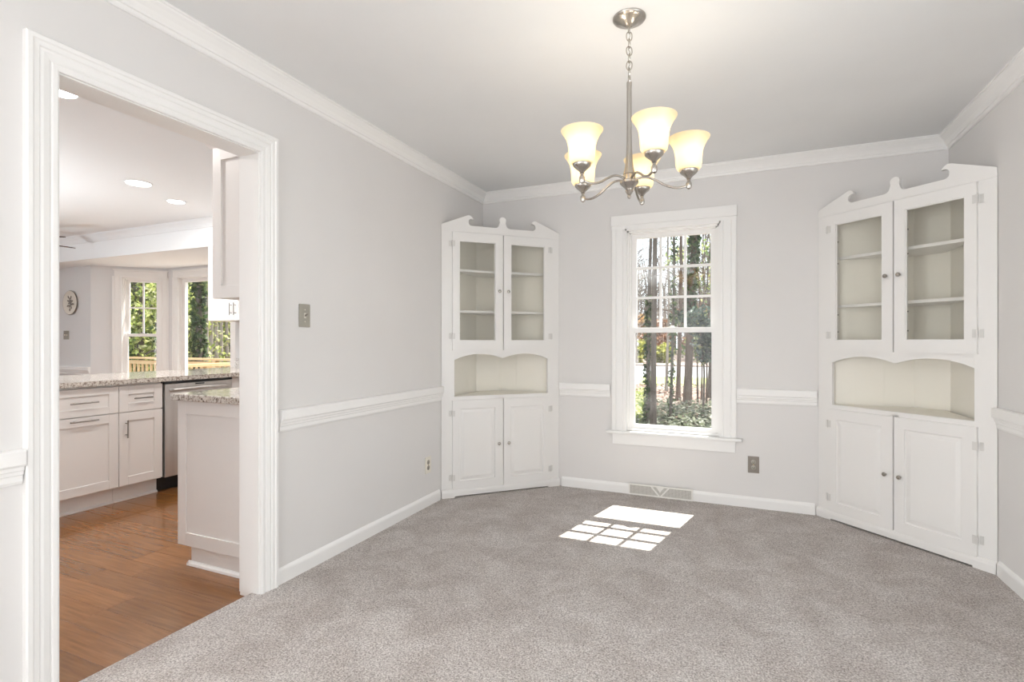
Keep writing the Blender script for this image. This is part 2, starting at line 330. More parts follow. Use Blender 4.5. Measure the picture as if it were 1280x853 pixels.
def window(name, loc, rz, ow, z0, z1, gl, cw, label, head=True, upper=(3, 3), picture=False):
    """local frame: x along the wall centred, y>0 outwards, room at y<0. gl = half width of glass"""
    w = empty(name, loc, rz, label=label, **S); hw = ow / 2
    FL = [(0, 0), (0, .012), (.010, .014), (.014, .010), (.020, .014), (.062, .014), (.066, .011), (.072, .016), (.094, .016), (cw, .014), (cw, 0)]
    for sg in (-1, 1):
        MB().profile((sg * hw, 0, z0), (sg * hw, 0, z1), (sg, 0, 0), (0, -1, 0), FL).build('casing', 'trim', w)
        mb = MB(); fn = lambda a, b, k: (sg * (hw - a), b, z0 if k == 0 else z1)
        mb.prism([(0, -.012), (.012, -.012), (.012, .018), (.024, .018), (.024, .052), (.036, .052), (.036, .095), (0, .139)], fn); mb.build('jamb', 'trim', w)
    if head:
        MB().box(-hw, hw, -.014, 0, z1, z1 + .028).box(-hw - cw, -hw, -.014, 0, z1, z1 + .028).box(hw, hw + cw, -.014, 0, z1, z1 + .028).build('head_casing', 'trim', w)
        box('head_cap', 'trim', -hw - cw - .004, hw + cw + .004, -.026, 0, z1 + .028, z1 + .104, w, .002)
    else:
        MB().profile((-hw, 0, z1), (hw, 0, z1), (0, 0, 1), (0, -1, 0), FL, -1, 1).build('head_casing', 'trim', w)
        for sg in (-1, 1): box('corner_block', 'trim', *sorted((sg * hw, sg * (hw + cw))), -.013, 0, z1, z1 + cw, w)
    mb = MB(); fn = lambda a, b, k: ((-hw if k == 0 else hw), b, z1 - a)
    mb.prism([(0, -.012), (.012, -.012), (.012, .018), (.024, .018), (.024, .052), (.030, .052), (.030, .095), (0, .139)], fn); mb.build('head_jamb', 'trim', w)
    box('stool', 'trim', -hw - cw - .036, hw + cw + .036, -.052, 0, z0 - .020, z0, w, .005)
    box('sill', 'trim', -hw, hw, 0, .145, z0 - .020, z0, w)
    box('bottom_stop', 'trim', -hw + .012, hw - .012, .012, .036, z0, z0 + .016, w)
    box('apron', 'trim', -hw - cw + .006, hw + cw - .006, -.017, 0, z0 - .104, z0 - .020, w, .002)
    if picture:
        sash(w, 'fixed_sash', -gl, gl, z0 + .05, z1 - .065, .04, .08, hw - gl - .012, .053, .05, 1, 1)
    else:
        sash(w, 'upper_sash', -gl + .008, gl - .008, z0 + .79, z1 - .062, .080, .115, hw - gl - .018, .05, .035, *upper)
        sash(w, 'lower_sash', -gl, gl, z0 + .046, z0 + .75, .036, .072, hw - gl - .016, .037, .046, 1, 1)
        mb = MB(); mb.box(-.03, .03, .030, .070, z0 + .787, z0 + .793).box(-.012, .018, .026, .046, z0 + .793, z0 + .802); mb.build('sash_lock', 'nickel', w)
    return w
window('window_1', (1.563, L, 0), 0, WX1 - WX0, WZ0, WZ1, .2765, .102, 'white double hung window with nine upper panes facing the woods')

window('added_window', (W, (YW0 + YW1) / 2, 0), R(-90), YW1 - YW0, .55, 2.05, .79, .09, 'added wide white picture window in the dining side wall, for fill light', False, picture=True)  # added out of view to brighten the room from the side

# ------------------------------------------------------------------ corner cabinets
def arc(cx, cz, r, a0, a1, n=8): return [(cx + r * math.cos(R(a0 + (a1 - a0) * i / n)), cz + r * math.sin(R(a0 + (a1 - a0) * i / n))) for i in range(n + 1)]
def corner_cabinet(A, B, label):
    A = Vector(A); B = Vector(B); ctr = (A + B) / 2; d = B - A; hw = d.length / 2 - .004; rz = math.atan2(d.y, d.x)
    root = empty('corner_cabinet', (*ctr, .0125), rz, label=label, category='cabinet')
    P = lambda y0, y1: (lambda a, b, k: (a, y0 if k == 0 else y1, b))
    th = .02
    # face frame: stiles with slanted outer edges, rails
    mb = MB()
    for sg in (-1, 1): mb.prism([(sg * hw, 0), (sg * .385, 0), (sg * .385, th), (sg * (hw - .022), th)], lambda a, b, k: (a, b, .0 if k == 0 else 2.033))
    mb.box(-.385, .385, 0, th, .70, .7495); mb.box(-.385, .385, 0, th, .014, .085); mb.box(-.385, .385, 0, th, 1.965, 2.033); mb.box(-.02, .02, 0, th, .085, .735)
    mb.box(-.012, .012, .004, th, 1.10, 1.965)
    mb.build('face_frame', 'cab', root)
    # arched valance over the niche
    pts = [(-.385, 1.125), (-.385, 1.024), (-.370, 1.030)]
    for i in range(1, 30):
        u = -.370 + .740 * i / 30; s = abs(u) / .370
        pts.append((u, 1.030 + .038 * math.sin(math.pi * min(1, s)) ** .8 if s > .04 else 1.030 + .004))
    pts += [(.370, 1.030), (.385, 1.024), (.385, 1.125)]
    MB().prism(pts, P(-.001, th)).build('arched_valance', 'cab', root)
    # scrolled pediment with finial
    half = [(hw, 2.033), (.283, 2.113), (.270, 2.1155), (.258, 2.111), (.247, 2.103), (.236, 2.087)] + [(.250, 2.092)] + arc(.262, 2.066, .024, 110, -100, 10)
    half = half[:6] + [(.245, 2.0905), (.262, 2.088), (.272, 2.080), (.277, 2.068), (.276, 2.054), (.268, 2.043), (.256, 2.036)]
    half += [(.060, 2.036), (.044, 2.040), (.033, 2.050), (.027, 2.066), (.023, 2.078), (.025, 2.088)]
    head = [(.027 * math.cos(R(a)), 2.099 + .024 * math.sin(R(a))) for a in (0, 25, 50, 75, 90, 105, 130, 155, 180)]
    poly = half + head + [(-u, z) for u, z in reversed(half)]
    poly += [(-hw, 1.985), (hw, 1.985)]
    MB().prism(poly, P(-.004, th - .002)).build('pediment', 'cab', root)
    # carcass
    ap = hw - .052; D = .35; bw = ap - D
    pan = lambda u0, v0, u1, v1, z0, z1: MB().prism([(u0, v0), (u1, v1), (u1 * .985, v1 + .008 if u1 == u0 else v1 + .006), (u0 * .985, v0 + .006)], lambda a, b, k: (a, b, z0 if k == 0 else z1))
    for sg in (-1, 1):
        for i in range(3):
            f0, f1 = i / 3 + .002, (i + 1) / 3 - .002
            u0 = sg * (ap - (D - .022) * f0); v0 = .022 + (D - .022) * f0; u1 = sg * (ap - (D - .022) * f1); v1 = .022 + (D - .022) * f1
            pan(u0, v0, u1, v1, .09, 2.02).build('side_board', 'cream', root)
        # plain backing behind the side boards closes the joints
        MB().prism([(sg * (ap - .004), .03), (sg * (bw + .018), D + .004), (sg * (bw + .018), D + .010), (sg * (ap + .002), .03)], lambda a, b, k: (a, b, .09 if k == 0 else 2.02)).build('side_backing', 'cream', root)
    box('back_board', 'cream', -bw - .02, bw + .02, D + .002, D + .012, .09, 2.02, root)
    tz = lambda z0, z1, v0=.021: MB().prism([(-ap + .006 + v0 * .9, v0), (ap - .006 - v0 * .9, v0), (bw - .004, D - .002), (-bw + .004, D - .002)], lambda a, b, k: (a, b, z0 if k == 0 else z1))
    tz(1.694, 1.712, .05).build('shelf', 'cab', root); tz(1.382, 1.400, .05).build('shelf', 'cab', root)
    tz(1.085, 1.105).build('shelf', 'cab', root); tz(.735, .750).build('niche_shelf', 'cream', root)
    tz(2.005, 2.025).build('top_board', 'cab', root)
    # doors
    dw = .402; FD = -.016
    def knob(px, z, par):
        prof = [(.004, 0), (.004, .010), (.0085, .013), (.0125, .018), (.0125, .022), (.009, .027), (.003, .0285)]
        return MB().lathe(prof, 14).build('knob', 'nickel', par, True, (px, FD, z), (R(90), 0, 0))
    def hinge(sg, z, par):
        x = sg * (dw + .003)
        mb = MB().tube([(x, FD - .003, z - .024), (x, FD - .003, z + .024)], .0035, 8)
        for q in (-1, 1):
            mb.box(x + q * .004, x + q * .021, FD - .002, FD, z - .022, z + .022) if q * sg < 0 else mb.box(*sorted((x + q * .004, x + q * .021)), -.003, 0, z - .022, z + .022)
        mb.build('hinge', 'hinge', par)
    for sg in (-1, 1):
        a, b = (.004, dw) if sg > 0 else (-dw, -.004)
        z0, z1 = 1.096, 1.981; g0, g1 = 1.167, 1.918
        ga, gb = (.063, .351) if sg > 0 else (-.351, -.063)
        mb = MB()
        mb.box(a, ga, FD, 0, z0, z1).box(gb, b, FD, 0, z0, z1).box(ga, gb, FD, 0, z0, g0).box(ga, gb, FD, 0, g1, z1)
        dr = mb.build('glass_door', 'cab', root)
        mb = MB()   # inner bead
        bd = .006
        mb.box(ga, ga + bd, FD + .005, -.001, g0, g1).box(gb - bd, gb, FD + .005, -.001, g0, g1).box(ga + bd, gb - bd, FD + .005, -.001, g0, g0 + bd).box(ga + bd, gb - bd, FD + .005, -.001, g1 - bd, g1); mb.build('bead', 'cab', dr)
        box('glass_pane', 'cglass', ga + .001, gb - .001, -.0075, -.005, g0 + .001, g1 - .001, dr)
        knob(sg * .036, 1.547, dr); hinge(sg, 1.893, dr); hinge(sg, 1.203, dr)
        for zz in (1.80, 1.66, 1.33, 1.22):       # small glass clips
            for xx in (ga + .004,): box('clip', 'slot', xx, xx + .006, -.0045, -.001, zz, zz + .007, dr)
        z0, z1 = .056, .722
        mb = MB(); q0, q1, p0, p1 = (a + .055, b - .062, z0 + .064, z1 - .064)
        mb.box(a, q0, FD, 0, z0, z1).box(q1, b, FD, 0, z0, z1).box(q0, q1, FD, 0, z0, p0).box(q0, q1, FD, 0, p1, z1)
        dr = mb.build('panel_door', 'cab', root)
        # raised panel: recessed groove, sloping field, flat centre
        bm = MB(); rings = []
        for ins, y in ((0, FD + .001), (.004, FD + .007), (.010, FD + .007), (.030, FD + .001), (.034, FD + .0005)):
            rings.append([bm.bm.verts.new(v) for v in ((q0 + ins, y, p0 + ins), (q1 - ins, y, p0 + ins), (q1 - ins, y, p1 - ins), (q0 + ins, y, p1 - ins))])
        for r0, r1 in zip(rings, rings[1:]):
            for i in range(4): bm.bm.faces.new((r0[i], r0[(i + 1) % 4], r1[(i + 1) % 4], r1[i]))
        bm.bm.faces.new(rings[-1]); bm.build('raised_panel', 'cab', dr)
        knob(sg * .040, .380, dr); hinge(sg, .625, dr); hinge(sg, .146, dr)
    # base moulding, short ends down to the carpet, a gap under the middle
    BM = [(0, -.001), (0, -.017), (.030, -.019), (.044, -.016), (.052, -.008), (.054, -.001)]
    MB().prism(BM, lambda a, b, k: (-hw - .002 + (b + .001) * .0 if k == 0 else hw + .002, b, a + .009)).build('base_moulding', 'cab', root)
    for q in ((-hw, -.385), (.385, hw)): box('base_foot', 'cab', *q, -.017, -.002, -.002, .009, root)
    return root
corner_cabinet((0, L - .690), (.690, L), 'white corner cabinet with scrolled top, beside the doorway wall with the light switch')
corner_cabinet((2.508, L), (W, 3.350), 'white corner cabinet with scrolled top, beside the bronze wall outlet')

# ------------------------------------------------------------------ chandelier
def chandelier(x, y):
    root = empty('chandelier', (x, y, H), label='brushed nickel chandelier with five lit frosted bell shades', category='chandelier')
    MB().lathe([(.064, 0), (.064, -.004), (.061, -.008), (.050, -.014), (.036, -.018), (.026, -.026), (.014, -.032), (.008, -.034)], 32).build('canopy', 'nickel', root, True)
    def link(z, k, hgt=.036, wid=.011, nm='chain_link', r=.0021):
        pts = []
        for i in range(20):
            a = 2 * math.pi * i / 20; px = wid * math.cos(a); pz = math.copysign(abs(math.sin(a)) ** .8, math.sin(a)) * hgt / 2
            pts.append((px, 0, pz))
        o = MB().tube(pts, r, 6, True).build(nm, 'nickel', root, True, (0, 0, z), (0, R(6 * math.sin(k * 2.1)), R(90 * (k % 2) + 25)))
    z = -.046; k = 0
    link(z, 1, .030, .008, 'hanging_loop')
    z -= .026
    while z > -.228: link(z, k); z -= .0285; k += 1
    link(-.243, 1, .032, .012, 'hanging_loop', .0028)
    MB().tube([(.004 * math.cos(i * .9), .004 * math.sin(i * .9), -.03 - .0052 * i) for i in range(42)], .0016, 6).build('lamp_cord', 'plate_grey', root, True)
    MB().lathe([(.004, -.246), (.010, -.252), (.0105, -.262), (.0095, -.275), (.0095, -.45), (.0105, -.50), (.013, -.55), (.017, -.585), (.022, -.605), (.024, -.612)], 20).build('stem', 'nickel', root, True)
    MB().lathe([(.022, -.612), (.024, -.616), (.024, -.634), (.030, -.636), (.036, -.640), (.036, -.648), (.030, -.654)], 24).build('hub', 'nickel', root, True)
    MB().lathe([(.030, -.654), (.022, -.662), (.016, -.668), (.014, -.674), (.016, -.678), (.010, -.688), (.006, -.694), (.008, -.699), (.005, -.706), (.001, -.708)], 20).build('finial', 'nickel', root, True)
    ZJ = -.662; RJ = .224
    curve = [(.022, -.632), (.05, -.626), (.075, -.628), (.105, -.642), (.14, -.662), (.175, -.672), (.205, -.670), (.224, -.662)]
    armp = []
    for i in range(len(curve) - 1):         # smooth the arm
        p0 = curve[max(i - 1, 0)]; p1 = curve[i]; p2 = curve[i + 1]; p3 = curve[min(i + 2, len(curve) - 1)]
        for s in range(5):
            t = s / 5; f = lambda a, b, c, d: .5 * (2 * b + (c - a) * t + (2 * a - 5 * b + 4 * c - d) * t * t + (3 * b - a - 3 * c + d) * t ** 3)
            armp.append((f(p0[0], p1[0], p2[0], p3[0]), 0, f(p0[1], p1[1], p2[1], p3[1])))
    armp.append((curve[-1][0], 0, curve[-1][1]))
    shade = [(.031, .054), (.040, .058), (.0455, .066), (.048, .082), (.049, .100), (.0505, .118), (.054, .136), (.061, .153), (.069, .166), (.076, .175), (.0785, .180)]
    inner = [(r - .0025, z) for r, z in reversed(shade[:-1])]
    for i in range(5):
        a = R(15 + 72 * i)
        arm = MB().tube(armp, .0048, 8).build('arm', 'nickel', root, True, None, (0, 0, a))
        c = (RJ, 0, ZJ)
        MB().lathe([(.002, -.018), (.009, -.014), (.011, -.006), (.011, .006), (.007, .012), (.006, .018), (.009, .021)], 16, c).build('joint_ball', 'nickel', arm, True)
        MB().lathe([(.006, .020), (.010, .026), (.018, .034), (.028, .042), (.033, .048), (.034, .054), (.034, .060), (.031, .060)], 20, c).build('cup', 'nickel', arm, True)
        MB().lathe(shade + inner, 28, c, False).build('glass_shade', 'shade', arm, True)
        MB().lathe([(.008, .055), (.013, .065), (.014, .085), (.022, .105), (.026, .122), (.022, .138), (.012, .146), (.002, .148)], 16, c).build('bulb', 'bulb', arm, True)
        p = lamp('chandelier_light', 'POINT', (x + RJ * math.cos(a), y + RJ * math.sin(a), H + ZJ + .158), .68, (1, .93, .84), shadow_soft_size=.02)
    return root
chandelier(1.628, 2.055)

# ------------------------------------------------------------------ small wall things in the dining room
def outlet(label, loc, rz, w, h, mp, mr, name='wall_outlet'):
    r = empty(name, loc, rz, label=label, category='outlet')
    box('cover_plate', mp, -w / 2, w / 2, -.006, -.0005, -h / 2, h / 2, r, .002)
    for s in (-1, 1):
        o = MB().lathe([(.0165, 0), (.0165, .002), (.015, .003)], 16).build('receptacle', mr, r, True, (0, -.0055, s * .0195), (R(90), 0, 0))
        mb = MB()
        for q in (-1, 1): mb.box(q * .0055 - .0012, q * .0055 + .0012, -.0035, .0035, .003, .0034)
        mb.box(-.002, .002, -.010, -.006, .003, .0034)
        mb.build('slots', 'slot', o)
    box('screw', 'brass', -.003, .003, -.0075, -.006, -.003, .003, r)
    return r
outlet('dull bronze outlet plate low on the wall under the window end', (2.116, L, .313), 0, .072, .116, 'plate_bronze', 'plate_grey')
outlet('ivory outlet plate low on the doorway wall next to the corner cabinet', (0, 3.152, .30), R(90), .072, .116, 'plate_white', 'plate_grey')
sw = empty('light_switch', (0, 2.006, 1.305), R(90), label='greige toggle light switch plate on the wall by the doorway', category='switch')
box('cover_plate', 'plate_grey', -.036, .036, -.006, -.0005, -.058, .058, sw, .002)
box('toggle_slot', 'plate_white', -.006, .006, -.0075, -.006, -.013, .013, sw)
MB().prism([(-.004, 0), (.004, 0), (.002, .014), (-.002, .014)], lambda a, b, k: (-.004 if k == 0 else .004, -.0075 - b, a + b * .5)).build('toggle', 'plate_bronze', sw)
for z in (-.03, .03): box('screw', 'plate_white', -.003, .003, -.007, -.006, z - .003, z + .003, sw)

vx0, vx1, vz1 = 1.253, 1.715, .097
v = empty('wall_register', ((vx0 + vx1) / 2, L - .0145, .013), label='cream enamel heating register set in the baseboard under the window', category='vent')
w2 = (vx1 - vx0) / 2; vh = vz1 - .013
mb = MB(); fr = .009
mb.box(-w2, w2, -.012, -.004, 0, fr).box(-w2, w2, -.012, -.004, vh - fr, vh).box(-w2, -w2 + fr, -.012, -.004, fr, vh - fr).box(w2 - fr, w2, -.012, -.004, fr, vh - fr)
mb.build('frame', 'vent', v)
box('mesh_backing', 'ventmesh', -w2, w2, -.004, 0, 0, vh, v)
mb = MB(); nw = 60
for i in range(nw):
    x = -w2 + fr + (i + .5) * (2 * w2 - 2 * fr) / nw; mb.box(x - .0016, x + .0016, -.0065, -.004, fr, vh - fr)
mb.build('grille_bars', 'ventbar', v, kind='stuff')
mb = MB()
for i in range(9):
    z = fr + (i + .5) * (vh - 2 * fr) / 9; mb.box(-w2 + fr, w2 - fr, -.0075, -.0065, z - .0014, z + .0014)
mb.build('cross_bars', 'ventbar', v, kind='stuff')
for sg in (-1, 1):
    MB().prism([(sg * .070, vh - fr), (sg * .056, vh - fr), (-sg * .007 * 0, fr), (sg * .014, fr)], lambda a, b, k: (a, -.011 if k == 0 else -.0075, b)).build('brace', 'vent', v)
MB().prism([(-.03, vh - fr), (.03, vh - fr), (0, fr + .026)], lambda a, b, k: (a, -.0095 if k == 0 else -.0075, b)).build('damper_tab', 'vent', v)

# ------------------------------------------------------------------ kitchen shell
KF = -.012                                   # wood floor level
SB = 2.16; SY = 3.70                         # dropped ceiling behind the step
BX0, BX1, BYD = -5.67, -3.02, .60            # bay window in the back wall
fk = box('floor_kitchen', 'wood', KX, -.0455, YF - T, L + BYD + .05, -.08, KF - .012, **S)
PW = .125; random.seed(3); plank_mesh = {}
def plank(ln):
    key = round(ln, 2)
    if key not in plank_mesh:
        mb = MB().box(-key / 2 + .0006, key / 2 - .0006, -PW / 2 + .0006, PW / 2 - .0006, -.012, 0, .0008); bmesh.ops.recalc_face_normals(mb.bm, faces=mb.bm.faces)
        me = bpy.data.meshes.new('plank'); mb.bm.to_mesh(me); mb.bm.free(); me.materials.append(M['wood']); plank_mesh[key] = me
    return plank_mesh[key]
y = .15; r = 0
while y < 3.72:
    x = -.0465; first = True
    while x > -2.9:
        ln = random.choice((.5, .75, .95)) if first else random.choice((.9, 1.1, 1.3, .7))
        first = False; ln = round(min(ln, x + 3.3), 2)
        put('plank', plank(ln), fk, (x - ln / 2, y + PW / 2, KF)); x -= ln
    y += PW
box('trim_9', 'deckwood', -.052, -.040, DY0, DY1, KF, .006, **S)    # edge strip between carpet and wood
box('ceiling_kitchen', 'kceil', KX - T, -.06, YF - T, SY, H, H + .15, **S)
box('ceiling_step', 'kceil', KX - T, -T, SY, L + T, SB, H + .15, **S)
MB().prism([(BX0 - .1, L), (BX0 + BYD - .06, L + BYD + .16), (BX1 - BYD + .06, L + BYD + .16), (BX1 + .1, L)], lambda a, b, k: (a, b + (T if b == L else 0), SB if k == 0 else SB + .12)).build('ceiling_bay', 'kceil', **S)
mould('trim_10', (KX, SY), (-T, SY), (0, -1), CROWN, 'kceil', z=H, **S)
wall_mesh((KX, L), (BX0, L), (0, 1), -.08, SB, [], th=.14).build('wall_nook', 'kwall', **S)
wall_mesh((BX1, L), (-T, L), (0, 1), -.08, SB, [], th=.14).build('wall_kitchen', 'kwall', **S)
wall_mesh((KX, YF), (KX, L), (-1, 0), -.08, H, [(1.6, 6.0, .25, 2.35)]).build('wall_family_room', 'kwall', **S)  # unseen opening added for the family-room fill lamp
wall_mesh((KX, YF), (-T, YF), (0, -1), -.08, H, []).build('wall_kitchen_front', 'kwall', **S)
box('wall_left_kitchen_face', 'kwall', -T - .002, -T - .0005, DY1 + .1, L, KF, H, **S)
# bay: angled side, centre, angled side
c1, c2 = (BX0 + BYD, L + BYD), (BX1 - BYD, L + BYD)
sl = BYD * math.sqrt(2)
wu = .552; wall_mesh((BX0, L), c1, (-1, 1), -.08, SB, [(wu - .225, wu + .225, WZ0, WZ1)], th=.14).build('wall_bay_side', 'kwall', **S)
wall_mesh(c1, c2, (0, 1), -.08, SB, [(.21, 1.24, WZ0, WZ1)], th=.14).build('wall_bay', 'kwall', **S)
wall_mesh(c2, (BX1, L), (1, 1), -.08, SB, [(.846 - wu - .225, .846 - wu + .225, WZ0, WZ1)], th=.14).build('wall_bay_far_side', 'kwall', **S)
q = wu / math.sqrt(2)
window('window_2', (BX0 + q, L + q, 0), R(45), .45, WZ0, WZ1, .160, .072, 'slim white bay window with four upper panes', False, (2, 2))
window('window_3', (c1[0] + .725, L + BYD, 0), 0, 1.03, WZ0, WZ1, .43, .085, 'wide white picture window in the bay', False, picture=True)
window('window_4', (BX1 - q, L + q, 0), R(-45), .45, WZ0, WZ1, .160, .072, 'slim white bay window beside the kitchen wall', False, (2, 2))
mould('trim_11', (KX, L), (BX0 - .004, L), (0, -1), RAIL, **S)

# ------------------------------------------------------------------ kitchen cabinets
FX = -2.12; CT0, CT1 = .862, .897            # peninsula face plane, worktop underside and top
def shaker(name, y0, y1, z0, z1, parent, st, rz_=None, mt='kcab', handle=None, hpos=None):
    """door or drawer front in a local frame: face at x=0 looking +x, width along y"""
    rt = rz_ or st; t = .019
    mb = MB().box(-t, 0, y0, y0 + st, z0, z1, .0012).box(-t, 0, y1 - st, y1, z0, z1, .0012).box(-t, 0, y0 + st, y1 - st, z0, z0 + rt, .0012).box(-t, 0, y0 + st, y1 - st, z1 - rt, z1, .0012)
    d = mb.build(name, mt, parent)
    box('panel', mt, -t + .001, -.009, y0 + st - .001, y1 - st + .001, z0 + rt - .001, z1 - rt + .001, d)
    if handle:
        cyy, czz, ln = hpos; mb = MB()
        if handle == 'h':
            mb.tube([(.028, cyy - ln / 2, czz), (.028, cyy + ln / 2, czz)], .0052, 10)
            for q in (-1, 1): mb.tube([(0, cyy + q * ln * .32, czz), (.028, cyy + q * ln * .32, czz)], .004, 8)
        else:
            mb.tube([(.028, cyy, czz - ln / 2), (.028, cyy, czz + ln / 2)], .0052, 10)
            for q in (-1, 1): mb.tube([(0, cyy, czz + q * ln * .32), (.028, cyy, czz + q * ln * .32)], .004, 8)
        mb.build('handle', 'bar', d, True)
    return d
def base_cab(label, loc, rz, w, style, depth=.60, end_panel=False):
    """local: face at x=0 looking +x, y 0..w, carcass behind"""
    r = empty('base_cabinet', loc, rz, label=label, category='cabinet')
    box('body', 'kcab', -depth, -.021, .001, w - .001, .105, CT0 - .001, r)
    box('toe_kick', 'kcab', -depth, -.075, .001, w - .001, KF + .001, .105, r)
    MB().prism([(0, 0), (.016, 0), (.014, .010), (.006, .017), (0, .018)], lambda a, b, k: (-.075 + a, .001 if k == 0 else w - .001, KF + .0005 + b)).build('shoe_moulding', 'kcab', r)
    g = .0018
    if style == 'pullout':
        shaker('drawer', g, w - g, .656, .846, r, .062, .050, handle='h', hpos=(w / 2, .751, .17))
        shaker('door', g, w - g, .114, .650, r, .062, handle='h', hpos=(w / 2, .626, .17))
    elif style == 'single':
        shaker('drawer', g, w - g, .656, .846, r, .062, .062, handle='h', hpos=(w / 2, .751, .13))
        shaker('door', g, w - g, .114, .650, r, .062, handle='v', hpos=(.045, .53, .13))
    elif style == 'double':
        shaker('drawer', g, w - g, .656, .846, r, .062, .050, handle='h', hpos=(w / 2, .751, .17))
        shaker('door', g, w / 2 - g, .114, .650, r, .062, handle='v', hpos=(w / 2 - .04, .53, .13))
        shaker('door', w / 2 + g, w - g, .114, .650, r, .062, handle='v', hpos=(w / 2 + .04, .53, .13))
    return r
base_cab('white base cabinet with wide pull-out front and two bar handles', (FX, 1.888, 0), 0, .457, 'pullout')
base_cab('narrow white base cabinet with upright handle beside the dishwasher', (FX, 2.346, 0), 0, .314, 'single')
base_cab('white double door base cabinet at the open end of the peninsula', (FX, 1.27, 0), 0, .616, 'double')
dw = empty('dishwasher', (FX, 2.664, 0), 0, label='stainless steel dishwasher with curved bar handle under the worktop', category='dishwasher')
box('tub', 'black', -.58, -.02, .002, .604, .10, CT0 - .002, dw)
box('toe_plate', 'black', -.10, -.085, .002, .604, KF + .001, .10, dw)
box('door_panel', 'steel', -.02, .012, .008, .598, .105, .838, dw, .003)
box('control_strip', 'black', -.02, .006, .004, .602, .841, CT0 - .002, dw)
hp = [(.012, .05, .787), (.04, .06, .790), (.055, .12, .794), (.060, .30, .797), (.055, .48, .794), (.04, .54, .790), (.012, .55, .787)]
MB().tube(hp, .013, 10).build('handle', 'steel', dw, True)
box('badge', 'black', .012, .0135, .255, .335, .822, .832, dw)
sb = empty('base_cabinet', (-2.12, 3.405, 0), R(-90), label='white sink base cabinet along the kitchen back wall', category='cabinet')
box('body', 'kcab', -.60, -.021, .001, 1.32, .105, CT0 - .001, sb); box('toe_kick', 'kcab', -.60, -.075, .001, 1.32, KF + .001, .105, sb)
for i in range(3):
    shaker('drawer', .003 + i * .44, .437 + i * .44, .656, .846, sb, .055, handle='h', hpos=(.22 + i * .44, .751, .13)); shaker('door', .003 + i * .44, .437 + i * .44, .114, .650, sb, .055, handle='v', hpos=(.06 + i * .44, .53, .13))
box('corner_filler', 'kcab', -2.70, -2.122, 3.272, L - .004, KF + .001, CT0 - .001, label='plain white corner filler cabinet between dishwasher and back wall', category='cabinet')
# worktops
mb = MB()
pts = [(-3.05, 1.25), (FX + .03, 1.25), (FX + .03, 3.375), (-.80, 3.375), (-.80, L - .003), (-3.05, L - .003)]
mb.prism(pts, lambda a, b, k: (a, b, CT0 if k == 0 else CT1))
bmesh.ops.bevel(mb.bm, geom=[e for e in mb.bm.edges], offset=.004, segments=2, affect='EDGES')
mb.build('worktop', 'granite', label='long speckled granite worktop over the dishwasher and peninsula', category='worktop')
box('backsplash', 'granite', -3.0, -.80, L - .022, L - .002, CT1 + .001, CT1 + .095, label='low granite backsplash strip along the kitchen back wall', category='backsplash')
# run against the dining wall, end panel towards the doorway
rc = empty('base_cabinet', (-.726, 1.844, 0), 0, label='white base cabinet with framed end panel beside the doorway', category='cabinet')
box('body', 'kcab', .021, .602, .019, .90, .094, CT0 - .001, rc)
box('toe_kick', 'kcab', .078, .602, .022, .90, KF + .001, .094, rc)
ep = MB().box(0, .062, 0, .018, .094, CT0 - .001, .0012).box(.54, .602, 0, .018, .094, CT0 - .001, .0012).box(.062, .54, 0, .018, .094, .162, .0012).box(.062, .54, 0, .018, .79, CT0 - .001, .0012).build('end_panel', 'kcab', rc)
box('panel', 'kcab', .061, .541, .008, .017, .161, .791, ep)
MB().prism([(0, 0), (-.017, 0), (-.015, .012), (-.006, .020), (0, .021)], lambda a, b, k: (.062 if k == 0 else .602, .022 + a, KF + .0005 + b)).build('shoe_moulding', 'trim', rc)
MB().prism([(0, 0), (-.017, 0), (-.015, .012), (-.006, .020), (0, .021)], lambda a, b, k: (.078 + a, .006 if k == 0 else .90, KF + .0005 + b)).build('shoe_moulding', 'trim', rc)
for y0, y1 in ((.021, .46), (.462, .899)):
    f = MB().box(0, .019, y0, y0 + .06, .114, .650).box(0, .019, y1 - .06, y1, .114, .650).box(0, .019, y0 + .06, y1 - .06, .114, .174).box(0, .019, y0 + .06, y1 - .06, .59, .65).build('door', 'kcab', rc)
    box('panel', 'kcab', .009, .018, y0 + .059, y1 - .059, .173, .591, f)
    MB().tube([(-.028, (y0 + y1) / 2 + .12, .47), (-.028, (y0 + y1) / 2 + .12, .6)], .005, 8).build('handle', 'bar', f, True)
    box('drawer', 'kcab', 0, .019, y0, y1, .656, .846, rc)
mb = MB().box(-.752, -T - .003, 1.820, 2.76, CT0, CT1, .004)
mb.build('worktop', 'granite', label='short speckled granite worktop on the cabinet beside the doorway', category='worktop')

def upper_cab(label, loc, rz, w, ndoor, z0, z1, depth, crown=False, end=False):
    """local: face at x=0 looking +x; y 0..w"""
    r = empty('wall_cabinet', loc, rz, label=label, category='cabinet')
    box('body', 'kcab', -depth, -.020, .001, w - .001, z0, z1, r)
    dwid = w / ndoor
    for i in range(ndoor):
        hy = (i + 1) * dwid - .03 if i % 2 == 0 else i * dwid + .03
        shaker('door', i * dwid + .002, (i + 1) * dwid - .002, z0 + .002, z1 - .002, r, .062, handle='v', hpos=(hy, z0 + .115, .125))
    if crown:
        MB().prism([(0, 0), (.02, 0), (.055, .055), (.06, .07), (0, .07)], lambda a, b, k: (a, -.002 if k == 0 else w, z1 + b)).build('crown', 'kcab', r)
        box('crown_top', 'kcab', -depth, 0, 0, w, z1, z1 + .07, r)
        MB().prism([(0, 0), (.02, 0), (.055, .055), (.06, .07), (0, .07)], lambda a, b, k: (-depth if k == 0 else .0 + a, w + a, z1 + b)).build('crown', 'kcab', r)
    return r
upper_cab('white two door wall cabinet next to the bay window', (-3.018, SY, 0), R(-90), .76, 2, 1.388, SB - .002, .316)
